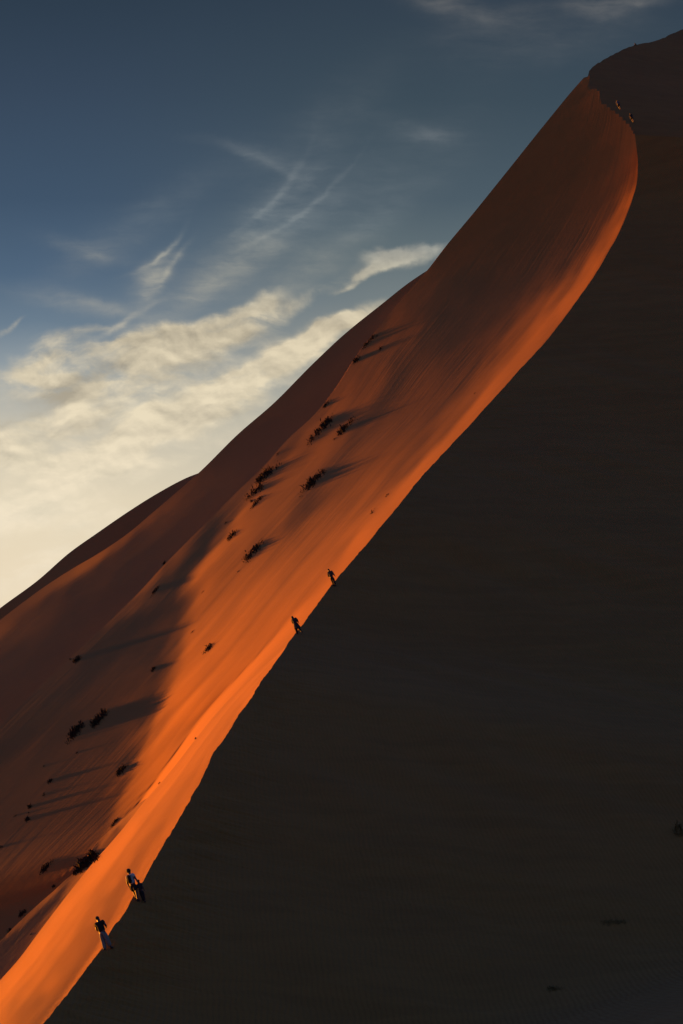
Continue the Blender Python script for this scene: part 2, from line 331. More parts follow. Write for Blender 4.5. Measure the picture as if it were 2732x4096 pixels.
add('900,260,90;950,330,105;850,330,85;800,450,105;650,480,85;550,600,90;450,680,85;500,720,75;560,760,150;700,500,120;850,400,120;400,760,55;380,830,40;300,800,85;320,950,35;420,880,90;430,940,165;380,1000,175;300,1100,185;250,1130,130;220,1050,40;150,960,110;180,1140,42;100,1050,80;50,1070,120;80,1160,50;100,1250,50;30,1350,42;200,1200,110;130,1300,52;180,1300,60;230,1290,100;200,1400,110;120,1400,70;280,1300,160;350,1100,150;450,1050,145;550,900,145;500,1000,140;650,700,130;750,650,120;850,600,120;800,800,125;900,750,95;1000,650,80;1050,600,95;1000,780,125;1100,750,130;700,900,120;700,1000,150;600,1100,155;800,950,140;1000,900,140;1200,750,140;1300,700,145;1250,650,125;1150,500,110;1400,600,135;1450,720,195;1500,620,170;1350,800,190;1250,850,165;1300,900,200;1200,900,160;1150,1050,180;1230,1000,210;1050,1000,165;950,1100,165;1050,1150,180;1120,1150,205;850,1100,155;750,1200,170;600,1300,175;500,1350,170;400,1400,185;300,1450,180;650,1500,185;500,1500,195;800,1400,190;850,1450,215;900,1480,205',600,1600,1.568)
add('1100,50,100;900,230,110;950,300,60;850,330,85;700,420,75;750,500,45;600,520,65;600,650,40;490,620,72;400,750,52;300,830,60;150,980,58;30,1080,58;300,1000,40;150,1150,38;30,1250,38;500,850,38;700,650,40;850,450,40;1000,350,48;1100,300,50;1000,450,62;900,580,62;800,680,65;700,780,70;600,880,68;500,980,66;400,1050,60;350,1150,60;200,1250,55;100,1380,50;20,1450,52;1100,450,60;1000,600,62;900,750,68;1000,750,68;1080,600,90;1130,500,110;1180,420,140;1200,500,175;1100,650,120;1030,780,90;1080,780,150;1150,750,190;1000,900,110;1040,950,175;950,900,72;900,1050,70;950,1050,100;1000,1050,175;900,1180,105;950,1180,175;850,1250,90;900,1300,180;800,1300,68;830,1400,140;780,1450,90;850,1450,175;740,1520,80;800,1530,160;700,1200,68;600,1200,68;500,1300,66;400,1400,62;600,1500,70;300,1200,56;1200,600,200;1300,500,190;1400,400,175;1300,200,160;1250,330,170;1100,900,200;1200,800,205;1400,650,195;1200,900,195;1300,850,190;1450,800,190;1100,1050,205;1200,1000,200;1000,1200,200;1100,1150,195;1000,1350,205;950,1300,200;900,1450,190',0,2200,1.568)
add('0,3300,62;100,3250,64;200,3200,66;300,3250,70;0,3500,60;100,3450,64;200,3400,66;300,3350,68;60,3600,60;150,3550,62;230,3480,64;10,3700,56;-200,3400,55;-200,3700,55;-100,3200,45;400,3270,70;330,3220,68;-300,3300,50;400,3500,80;100,3800,60',0,0,1)
B=[(x,y,v-10 if (55<v<75 and x<800 and y>2500) else v) for x,y,v in B]
B=[(x,y,v*.955 if v>78 else v) for x,y,v in B]
Bpts=list(B)
# A: (near hump beyond the crest)
B=[]
add('1400,920,225;1250,1150,228;1150,1300,228;1050,1400,228;1500,1050,195;1400,1150,200;1300,1250,205;1250,1350,200;1200,1450,190;1350,1250,190;1450,1100,190;1568,800,220;1500,860,222;1480,950,205;1500,980,200',0,2200,1.568)
add('900,1100,225;1000,1050,225;1000,1200,195;1050,1150,190;1100,1150,185;1150,1150,205;1050,1300,205;1000,1300,165;900,1300,195;800,1300,230;700,1400,228;900,1450,165;950,1450,195;650,1500,228;800,1450,195',0,2500,1.568)
add('900,200,228;800,300,228;1000,300,195;1150,150,180;1180,300,200;1100,350,160;900,450,195;700,450,222;500,650,225;300,950,225;100,1200,225;600,700,205;750,700,180;920,650,150;985,610,195;1000,600,205;860,800,200;720,900,150;795,900,190;500,900,205;300,1150,205;550,1050,170;620,1150,165;685,1080,190;400,1250,185;500,1250,150;560,1250,150;600,1230,185;520,1310,160;200,1300,195;100,1450,175;200,1450,155;300,1400,150;400,1400,145;20,1300,210;20,1500,200;350,1530,150;-100,1400,200;0,1650,180;150,1650,150;-200,1500,190;1290,70,205;1240,100,185;1210,210,200;1160,230,170',0,3300,1.96)
B+= [(1120,2600,215),(1060,2660,218),(1000,2730,222),(950,2780,225),(980,2800,215)]
c1y=np.array([p[1] for p in C1][::-1]);c1x=np.array([p[0] for p in C1][::-1])
B=[p for p in B if not (p[1]>3380 and p[0]>np.interp(p[1],c1y,c1x)-75)]
B=[(x,y,v-8 if v>215 else v) for x,y,v in B]
for yy in range(3390,3990,18):
    cx=np.interp(yy,c1y,c1x);w=np.interp(yy,[3390,3560,3700,3820,3990],[42,44,33,24,8]);v=np.interp(yy,[3390,3560,3700,3990],[172,152,146,150])
    B+=[(cx-w*.1,yy,198),(cx-w*.45,yy,196),(cx-w*.8,yy,198),(cx-w*1.2,yy,v),(cx-w*1.2-16,yy,v)]
for yy in range(3990,4100,25):
    cx=np.interp(yy,c1y,c1x);B+=[(cx-6,yy,160),(cx-30,yy,148)]
Apts=list(B)
C1A=[p for p in C1s if p[1]>2500]
R1=[(-200,4190,92),(-100,4050,97),(0,3922.5,102),(76.5,3836,105),(153,3734,108),(230,3632,111),(306,3535,114.5),(388,3433,118),(444,3371,120),(485,3323,121.5),(542,3252.6,124),(587,3195,126),(638,3138,128),(701.5,3061,131),(784.5,2953,135),(870,2848,140),(980,2733,147),(1150,2580,158)]
pairsA=[((60,4240),(-160,4133)),((176,4096),(-20,3950)),((270,3978),(76,3836)),((444,3733),(230,3632)),((571,3530),(388,3433)),((701,3303),(542,3252)),((810,3112),(701,3061)),((861,3010),(784,2953)),((950,2870),(880,2838)),((1141,2594),(1140,2589))]
# A2: small hummock tucked behind A
B=[]
add('1500,290,170;1400,400,150;1300,520,140;1250,600,130;1450,380,100;1350,540,110;1200,720,130;1100,800,130;1000,900,130;900,1000,120;850,1030,100;1050,900,170;950,1050,150;850,1150,150;700,1130,130;600,1220,130;500,1310,110;400,1400,100;250,1530,100;100,1680,95;0,1770,70;800,1150,80;750,1180,55;700,1250,50;600,1350,45;500,1450,45;400,1550,45;300,1650,45;150,1750,45;50,1800,38;750,1290,80;800,1260,130;700,1380,130;600,1470,100;550,1600,110;450,1650,80;400,1720,85;350,1800,70;250,1850,50;300,1850,75;190,1944,60;30,2040,45;1000,780,30;1100,700,30;1200,650,35;950,850,32;1170,690,60;1560,260,160;1700,150,180',0,3200,3.136)
A2pts=list(B)
A2R=[(-160,4110,108),(-80,4030,111),(60,3900,113),(150,3800,115),(260,3660,118),(340,3570,120.5),(400,3500,122.5),(480,3400,125),(600,3250,129.5),(680,3160,132.5),(740,3085,134.5),(800,3020,137)]
A2L=[(-130,3880,116),(-60,3815,118),(0,3764,120),(80,3685,122),(159,3612,124),(223,3556,126),(262,3519,127.5),(300,3487,128.5),(340,3440,129.5),(376,3385,130.5),(446,3315,131.5),(520,3250,133),(574,3201,134),(640,3135,136),(720,3050,138)]
A2L=[p for p in A2L if p[1]>3190]+[(628,3172,135),(690,3120,137)]
pairsA2=[((-140,4090),(-120,3871)),((60,3900),(0,3764)),((150,3800),(80,3685)),((260,3660),(159,3612)),((340,3570),(223,3556)),((400,3500),(300,3487)),((480,3400),(376,3385)),((600,3250),(480,3285)),((660,3185),(574,3201)),((715,3125),(640,3163))]
# L3 middle dune
L3=[(0,2490,75),(10,2515,80),(60,2447,72),(130,2400,78),(190,2350,84),(250,2312,92),(330,2265,108),(400,2222,108),(500,2152,92),(590,2080,80),(680,2015,72),(760,1938,62),(30,2560,55),(100,2480,56),(200,2400,50),(300,2350,42),(400,2275,46),(500,2200,46),(560,2150,48),(650,2080,58),(750,2000,56),(800,1930,50),(900,1830,44),(300,2450,38),(200,2600,36),(100,2700,36),(0,2750,36),(500,2300,37),(600,2220,37),(700,2150,40),(800,2050,44),(900,1950,45),(1000,1850,43),(1100,1700,41),(1000,1750,42),(1200,1600,41),(1150,1650,41),(1300,1500,41),(1400,1400,45),(1500,1300,48),(1450,1310,30),(1400,1340,30),(1500,1255,30),(1600,1170,30),(1660,1125,30),(1550,1250,50),(1620,1190,48),(1366,1360,30),(1300,1425,33),(1200,1530,35),(-200,2700,40),(-100,2600,50),(30,2650,40)]
L3R=[(x+70,y+50,d*1.13) for x,y,d in R2 if 1000<y<3700 and x<1710]+[(1830,1060,432)]
L3L=[(-500,2790,330),(-150,2575,345),(0,2480,352),(78,2419.5,356),(174,2350,361),(287.5,2276,366),(392,2215,371),(514,2132,378),(627,2036,385),(740,1940,393),(794,1892,397),(958,1731,408),(1089,1618,416),(1254,1452.6,427),(1366,1347,434),(1540,1206,442),(1627,1137,446),(1707,1083,450),(1790,1035,455)]
pairsL3=[((-630,3650),(-450,2760)),((-230,3245),(-150,2575)),((70,2952),(0,2480)),((376,2658),(287,2276)),((628,2417),(514,2132)),((941,2095),(794,1892)),((1220,1807),(1089,1618)),((1410,1605),(1366,1347)),((1602,1337),(1540,1206)),((1825,1062),(1785,1038))]
L4L=[(-500,2860,470),(-150,2555,485),(0,2432.6,492),(148,2324,500),(279,2210,508),(383,2136,515),(523,2040,524),(627,1975,532),(740,1914,540),(794,1892.5,545),(870,1866,550),(960,1850,556)]
L4R=[(x+60,y+90,d*1.08) for x,y,d in L3L if y>1700]+[(1060,1800,450)]
pairsL4=[((-430,2870),(-450,2816)),((60,2570),(0,2432)),((452,2305),(383,2136)),((854,1982),(794,1892)),((1050,1805),(955,1851))]
# widen the top of B so its cells stay well shaped (hidden behind the dark flank)
top=[(2446,1007,278.5),(2474,962,281),(2528,842,287.5),(2560,742,292.5),(2570,650,298),(2572,560,304),(2566,470,311),(2545,390,318),(2500,320,325),(2440,275,331)]
top=[(x,y,d-7) for x,y,d in top]
PRB=[p for p in PRB if p[1]>1050]+top
R2=[p for p in R2 if p[1]>340]+[(2335,311,335)]
pairsB=pairsB[:9]+[((2528,842),(1889,858)),((2560,742),(2019,697)),((2570,520),(2193.5,479)),((2440,275),(2335,311))]
def grid(Rp,Lp,pairs,n,m):
    a,b=make(Rp,Lp,pairs,n)
    t=np.linspace(0,1,m)[None,:,None]
    px=a[:,None,:2]*(1-t)+b[:,None,:2]*t
    tt=t[...,0]
    D=np.exp(np.log(a[:,None,2])*(1-tt)+np.log(b[:,None,2])*tt)
    return px,D
def noise(n,m,sj,si,amp,seed):
    r=np.random.default_rng(seed);x=r.standard_normal((n,m))
    def bl(x,s,ax):
        k=np.arange(-int(3*s),int(3*s)+1);k=np.exp(-k**2/(2*s*s));k/=k.sum()
        return np.apply_along_axis(lambda v:np.convolve(np.pad(v,len(k)//2,mode='reflect'),k,'valid'),ax,x)
    x=bl(bl(x,si,0),sj,1);return amp*x/x.std()
out={}
def edge_depth(nm,col,x,y):
    d=out[nm];pq=d['px'][:,col];dd=(pq[:,0]-x)**2+(pq[:,1]-y)**2;i=np.argsort(dd)[:3];w=1/(dd[i]+1)
    return float((d['D'][i,col]*w).sum()/w.sum())
def do(name,Rp,Lp,pairs,n,m,pts,lam,mu,nz=.0,freeR=False,anchor=False,**k):
    px,D=grid(Rp,Lp,pairs,n,m)
    T=targets(px,pts) if pts is not None else np.full((n,m),-.12)
    if nz: T=T*np.maximum(.2,1+noise(n,m,.75,13,nz*1.3,5)+noise(n,m,1.6,22,nz*1.3,7)+noise(n,m,4,30,nz,6))
    fx=np.zeros((n,m))
    if freeR is False: fx[:,0]=1
    elif freeR is not True: fx[:,0]=(px[:,0,1]>freeR)
    if anchor: mu=np.full((n,m),float(mu));mu[:,0]=10**np.interp(px[:,0,1],[1500,2300,2700],[-4,-1.5,.7])
    D2,ns,Tc=solve(px,D,T,fx,lam=lam,mu=mu,**k)
    out[name]=dict(px=px,D=D2,T=Tc,ns=ns,D0=D)
out={}
lam=(.05,.05)
AMU=.01
do('A',C1A,R1,pairsA,90,48,Apts,lam,AMU,.03,freeR=True)
def depth_in(nm,x,y):
    d=out[nm];pq=d['px'];dd=(pq[...,0]-x)**2+(pq[...,1]-y)**2;i=np.unravel_index(np.argsort(dd.ravel())[:4],dd.shape);w=1/(dd[i]+1)
    return float((d['D'][i]*w).sum()/w.sum())
PRB=[(x,y,d or depth_in('A',x,y)+1.5) for x,y,d in PRB];
GAP=14.
A2R=[(x,y,edge_depth('A',-1,x,y)+1.) for x,y,d in A2R];A2L=[(x,y,edge_depth('A',-1,x,y)+GAP) for x,y,d in A2L]
do('B',PRB,R2,pairsB,130,96,Bpts,lam,1e-4,.05,freeR=True,anchor=True)
do('A2',A2R,A2L,pairsA2,60,28,A2pts,lam,1e-3,freeR=True,anneal=False)
do('L3',L3R,L3L,pairsL3,90,40,L3,lam,1e-3,freeR=True)
def cubic_up(a, k, axis):
    a = np.moveaxis(np.asarray(a, float), axis, 0); n = len(a)
    q = np.arange((n - 1) * k + 1) / k; i = np.clip(q.astype(int), 0, n - 2); t = (q - i).reshape(-1, *[1] * (a.ndim - 1))
    P = np.concatenate([2 * a[:1] - a[1:2], a, 2 * a[-1:] - a[-2:-1]])
    p0, p1, p2, p3 = P[i], P[i + 1], P[i + 2], P[i + 3]
    r = .5 * (2 * p1 + (p2 - p0) * t + (2 * p0 - 5 * p1 + 4 * p2 - p3) * t * t + (3 * p1 - p0 - 3 * p2 + p3) * t ** 3)
    return np.moveaxis(r, 0, axis)
def unproject(px, D):
    x = (px[..., 0] - 1366) / F; y = (2048 - px[..., 1]) / F
    return aEYE + D[..., None] * (x[..., None] * aIR + y[..., None] * aIU + aFW)
def grid_mesh(name, V, mat, keep=None):
    n, m = V.shape[:2]
    i = np.arange(n - 1)[:, None] * m + np.arange(m - 1)[None]
    fc = np.stack([i, i + 1, i + m + 1, i + m], -1).reshape(-1, 4)
    if keep is not None: fc = fc[keep.reshape(-1)]
    return V.reshape(-1, 3), fc
def link_mesh(name, parts, mat, parent=None, smooth=True, **props):
    vs = []; fs = []; off = 0; flow = []
    for prt in parts:
        v, f = prt[:2]; flow.append(prt[2] if len(prt) > 2 else np.zeros((len(v), 3)))
        vs.append(np.asarray(v, float)); fs += [tuple(int(q) + off for q in r) for r in f]; off += len(v)
    me = bpy.data.meshes.new(name); me.from_pydata(np.concatenate(vs).tolist(), [], fs); me.update()
    me.polygons.foreach_set('use_smooth', [smooth] * len(me.polygons))
    if any(len(q) > 2 for q in parts): me.attributes.new('flow', 'FLOAT_VECTOR', 'POINT').data.foreach_set('vector', np.concatenate(flow).astype(np.float32).ravel())
    me.materials.append(mat)
    o = bpy.data.objects.new(name, me); C.objects.link(o)
    if parent: o.parent = parent
    for k, v in props.items(): o[k] = v
    return o
RAMP = np.array([0, .15, .6, 1.5, 3, 6, 12, 25, 50, 90, 160, 300, 520])
def apron(edge, direction, slope=.5, floor=-3.0, reach=RAMP):
    """the far, unseen side of a crest: falls away from the edge to below the plain"""
    d = np.array(direction, float); d /= np.hypot(*d)
    L = reach[None, :, None]
    V = np.repeat(edge[:, None], len(reach), 1).copy()
    V[..., :2] += L * d
    V[..., 2] = np.maximum(V[..., 2] - slope * (reach ** 2 / (reach + 1.0))[None], floor)
    return V
surf = {}
def windward(name, key, up, away=(-.5, .87), base_row=True):
    px, D = out[key]['px'], out[key]['D']
    D = cubic_up(cubic_up(D, up, 0), up, 1)
    px = cubic_up(cubic_up(px, up, 0), up, 1)
    V = unproject(px, D); surf[key] = (px, D)
    keep = None
    if key in 'AB':      # the windward sand stops just behind the crest, under the lip of the slip face
        cr = np.array([p[:2] for p in C1 if p[1] > 425] + [(2424, 418), (2404, 407), (2398, 384), (2396, 358), (2374, 353), (2351, 349), (2355, 322), (2361, 292), (2352, 280)], float)
        cr = np.concatenate([np.linspace(a, b, 40, endpoint=False) for a, b in zip(cr[:-1], cr[1:])])
        tg = np.gradient(cr, axis=0); tg /= np.linalg.norm(tg, axis=1, keepdims=True)
        fl = px.reshape(-1, 2); sd = np.empty(len(fl)); nr = np.empty(len(fl), int)
        for i in range(0, len(fl), 4000):
            q = fl[i:i + 4000]; j = ((q[:, None] - cr[None]) ** 2).sum(-1).argmin(1); dq = q - cr[j]
            sd[i:i + 4000] = tg[j, 0] * dq[:, 1] - tg[j, 1] * dq[:, 0]; nr[i:i + 4000] = j
        if key == 'B': sd[fl[:, 1] > 2640] = -1
        sd = sd.reshape(px.shape[:2]); drop = sd > 1.5; px = px.copy(); D = D.copy()
        for i in range(len(px)):        # end every row exactly on the crest
            inside = np.nonzero(~drop[i])[0]
            if len(inside) and inside[0] > 0:
                j = inside[0]; t = (1.5 - sd[i, j]) / (sd[i, j - 1] - sd[i, j])
                px[i, j - 1] = px[i, j] + (px[i, j - 1] - px[i, j]) * t; D[i, j - 1] = D[i, j] + (D[i, j - 1] - D[i, j]) * t; drop[i, j - 1] = False
        keep = ~(drop[1:, 1:] | drop[1:, :-1] | drop[:-1, 1:] | drop[:-1, :-1])
        keep &= px[1:, 1:, 1] > 303
        V = unproject(px, D)
    # wind-flow coordinates (metres across and along the slope) that steer the streaks in the sand
    wide = {'B': 60, 'A': 9, 'A2': 7, 'L3': 90}[key]; ii, jj = np.meshgrid(np.linspace(0, 420, V.shape[0]), np.linspace(0, wide, V.shape[1]), indexing='ij')
    parts = [grid_mesh(name, V, None, keep) + (np.stack([jj, ii, np.full_like(ii, wide * 1.7)], -1).reshape(-1, 3),)]
    parts.append(grid_mesh(name, apron(V[:, -1], away), None))
    if base_row: parts.append(grid_mesh(name, apron(V[0][::-1], (-.9, -.35), .45), None))
    return parts

# windward slopes of the main dune (three overlapping folds of sand)
parts = windward('main_dune', 'B', 3) + windward('main_dune', 'A', 3) + windward('main_dune', 'A2', 3)
link_mesh('main_dune', parts, SAND, kind='structure', label='big orange dune, sunlit windward slope')
link_mesh('middle_dune', windward('middle_dune', 'L3', 3), SAND, kind='structure', label='dark brown dune behind the big dune')

# crest of the main dune: image track and distance of each point, then an unseen rise added left of frame to shade the plain
def crest_depth(x, y):
    best = None
    for nm in (('A', 'B') if y > 2640 else ('B',)):
        d = out[nm]; pq = d['px']; dd = (pq[..., 0] - x) ** 2 + (pq[..., 1] - y) ** 2
        i = np.unravel_index(np.argsort(dd.ravel())[:4], dd.shape); wg = 1 / (dd[i] + 1); v = (d['D'][i] * wg).sum() / wg.sum()
        if best is None or nm == 'A': best = v
        if nm == 'A' and dd.min() < 400: break
    return float(best)
CREST = [(x, y, crest_depth(x, y) - .3) for x, y, d in C1]
def pixel_dir(x, y): return (IR * ((x - 1366) / F) + IU * ((2048 - y) / F) + FW).normalized()
def resample(pts, step):
    a = np.array(pts, float); L = np.r_[0, np.cumsum(np.hypot(*np.diff(a[:, :2], axis=0).T))]
    d = np.diff(a, axis=0) / np.diff(L)[:, None]; m = np.zeros_like(a); m[0] = d[0]; m[-1] = d[-1]; m[1:-1] = (d[1:] + d[:-1]) / 2
    q = np.arange(0, L[-1], step); k = np.clip(np.searchsorted(L, q, side='right') - 1, 0, len(L) - 2); h = (L[k + 1] - L[k])[:, None]; t = ((q - L[k])[:, None]) / h
    return (2*t**3-3*t**2+1)*a[k] + (t**3-2*t**2+t)*h*m[k] + (-2*t**3+3*t**2)*a[k+1] + (t**3-t**2)*h*m[k+1]
low = [p for p in CREST if p[1] > 520]
K1 = resample(low, 2.5)
n1 = len(K1)
kw = np.ones(101) / 101; kd = np.pad(K1[:, 2], 30, mode='edge'); kd = np.array([kd[i:i + 61].min() for i in range(n1)]); K1[:, 2] = np.convolve(np.pad(kd, 50, mode='reflect', reflect_type='odd'), kw, 'valid') - .2
# trampled, crumbling edge: little notches and lumps along the crest
def vnoise(x, seed):
    r = np.random.default_rng(seed); g = r.standard_normal(5000); i = np.floor(x).astype(int); t = x - i; t = t * t * (3 - 2 * t)
    return g[i % 5000] * (1 - t) + g[(i + 1) % 5000] * t
s = np.arange(n1) * 2.5
near = np.clip((K1[:, 1] - 300) / 2500, .25, 1)
amp = 3.2 * near + .6 + near * (.9 * vnoise(s / 9, 1) + 1.8 * vnoise(s / 26, 2) + 1.8 * vnoise(s / 70, 3)) + near * 1.5 * np.maximum(vnoise(s / 21, 4) - 1.0, 0)
tan = np.gradient(K1[:, :2], axis=0); tan /= np.linalg.norm(tan, axis=1, keepdims=True)
nrm = np.stack([tan[:, 1], -tan[:, 0]], 1)    # towards the lit side (up-left)
nrm *= np.sign(-(nrm[:, :1] + nrm[:, 1:]))
K1[:, :2] += nrm * ((np.maximum(amp, .3) - 2.6 * near) * .65)[:, None]
KP = K1.copy()
kw = np.hanning(17); kw /= kw.sum(); KP[:, 2] = np.convolve(np.pad(KP[:, 2], 8, mode='reflect', reflect_type='odd'), kw, 'valid')
K3 = unproject(KP[:, :2], KP[:, 2])
K3[:, 2] += 0.02
shade_ext = np.array([(-420, -10, 130), (-260, 5, 95), (-165, 22, 70), (-115, 34, 50), (-80, 44, 36), (-57, 54, 26), (-42, 61, 20), (-33, 67, 14), (-27, 71, 8.6)], float)  # out-of-frame crest, added and raised so its shadow covers the visible plain
shade_ext = np.concatenate([np.linspace(a, b, 12, endpoint=False) for a, b in zip(shade_ext[:-1], shade_ext[1:])] + [np.linspace(shade_ext[-1], K3[0], 10, endpoint=False)])
EDGE = np.concatenate([shade_ext, K3]); nE = len(EDGE)
# the steep shaded face: falls from the crest to the plain
w = np.clip(np.arange(nE) / len(shade_ext), 0, 1)[:, None]
w2 = 0.0
dirs = (1 - w) * np.array([.75, -.66]) + w * ((1 - w2) * np.array([.90, -.44]) + w2 * np.array([.58, -.815])); dirs /= np.linalg.norm(dirs, axis=1, keepdims=True)
Lc = np.concatenate([[0, .12, .3, .6, 1, 1.6, 2.4, 3.5], np.geomspace(5, 420, 70)])
V = np.repeat(EDGE[:, None], len(Lc), 1)
V[..., :2] += Lc[None, :, None] * dirs[:, None]
h = EDGE[:, None, 2] - .60 * Lc[None] - 0.0
kk = 2.2
V[..., 2] = .5 * (h + np.sqrt(h * h + kk * kk)) - (.5 * (EDGE[:, 2] + np.sqrt(EDGE[:, 2] ** 2 + kk * kk)) - EDGE[:, 2])[:, None] * np.exp(-Lc / 6.0)[None]
# broad unevenness of the face, footprints along the crest
X, Y = V[..., 0], V[..., 1]
bump = .5 * np.sin(X * .11 + 1.3 * np.sin(Y * .05)) * np.sin(Y * .06 + 1) + .12 * np.sin(X * .9 + Y * .33 + 2 * np.sin(Y * .21))
fade = np.clip(Lc / 8, 0, 1)[None] * np.clip(V[..., 2] / 6, 0, 1)
V[..., 2] += bump * fade
foot = vnoise((np.arange(nE)[:, None] * 1.0 + Lc[None] * 5.0).ravel() * .5, 21).reshape(nE, -1) * .5 + vnoise((np.arange(nE)[:, None] * .7 - Lc[None] * 7 + 900).ravel() * .6, 22).reshape(nE, -1) * .5
V[..., 2] += .09 * foot * np.exp(-((Lc - 1.6) / 1.8) ** 2)[None] * (Lc > .05)[None]
slip_parts = [grid_mesh('s', V, None)]
# far side of the parts of the crest that the windward grids do not cover
flank = [(2280, 480, 353), (2310, 408, 354), (2343, 330, 355), (2352, 303, 356), (2359, 280, 356), (2390, 254, 356.6), (2429, 231, 357.5), (2485, 203, 358.5), (2542, 180, 360), (2585, 171, 361), (2620, 165, 362),
         (2668, 145, 363), (2700, 130, 364), (2732, 118, 365), (2830, 90, 368), (3000, 40, 373), (3400, -60, 384)]
fk = resample(flank, 7); fk[:, 1] += vnoise(np.arange(len(fk)) * .6, 9) * 1.3 * (fk[:, 1] < 285)
fn = np.array([.40, -.60, .69]); f0 = unproject(np.array([[2359., 280.]]), np.array([385.]))[0]
FK3 = []
for x, y, d in fk:      # the flank is a steep, nearly even slope
    dr = np.array(pixel_dir(x, y)); FK3.append(aEYE + dr * (((f0 - aEYE) @ fn) / (dr @ fn)))
FK3 = np.array(FK3); fl_ = np.r_[0, .3, .8, np.geomspace(1.5, 330, 60)]
FV = np.repeat(FK3[:, None], len(fl_), 1); FV[..., :2] += fl_[None, :, None] * np.array([.555, -.832]); FV[..., 2] -= 1.045 * fl_[None]
FV[..., 2] += .5 * np.sin(FV[..., 0] * .13 + FV[..., 1] * .05) * np.clip(fl_ / 10, 0, 1)[None]
slip_parts.append(grid_mesh('s', FV, None))
slip_parts.append(grid_mesh('s', apron(FK3, (.45, .89), .35), None))
slip_parts.append(grid_mesh('s', apron(EDGE[:len(shade_ext) + 6], (-.6, .8), .30), None))
link_mesh('slip_face', slip_parts, SLIP, kind='structure', label='steep shaded face of the big dune')

# farthest dune: only its shaded flank shows, falling from the skyline towards the camera
far = resample([(x, y, d * .9) for x, y, d in L4L], 6); F3 = unproject(far[:, :2], far[:, 2]); FV = np.repeat(F3[:, None], 40, 1); fl_ = np.r_[0, np.geomspace(.5, 260, 39)]
FV[..., :2] += fl_[None, :, None] * np.array([.55, -.835]); FV[..., 2] -= .52 * fl_[None]
FV[..., 2] += .35 * np.sin(FV[..., 0] * .15 + FV[..., 1] * .04) * np.clip(fl_ / 10, 0, 1)[None]
link_mesh('far_dune', [grid_mesh('f', FV, None), grid_mesh('f', apron(F3, (-.5, .87)), None)], SAND, kind='structure', label='farthest dark dune on the left')

# plain at the foot of the dunes, one sheet to the horizon
rr = np.concatenate([[0], np.geomspace(3, 9000, 60)]); th = np.linspace(0, 2 * math.pi, 97)
GV = np.stack([rr[:, None] * np.sin(th), rr[:, None] * np.cos(th), np.zeros((len(rr), len(th))) + 0.015], -1)
link_mesh('ground', [grid_mesh('g', GV, None)], SLIP, kind='structure', label='sandy plain at the foot of the dune')

# ------------------------------------------------------------------ ray casting for placing things
bvhs = []
for nm in ('main_dune', 'slip_face', 'middle_dune', 'far_dune', 'ground'):
    me = bpy.data.objects[nm].data
    bvhs.append((nm, BVHTree.FromPolygons([v.co for v in me.vertices], [p.vertices for p in me.polygons])))
def hit(x, y, only=None):
    d = pixel_dir(x, y); best = None
    for nm, b in bvhs:
        if only and nm not in only: continue
        r = b.ray_cast(EYE, d, 5000)
        if r[0] is not None and (best is None or r[3] < best[1]): best = (r[0], r[3])
    return best[0] if best else None
def metres(x, y, px, p=None):
    p = p or hit(x, y); return px / F * (p - EYE).dot(FW)

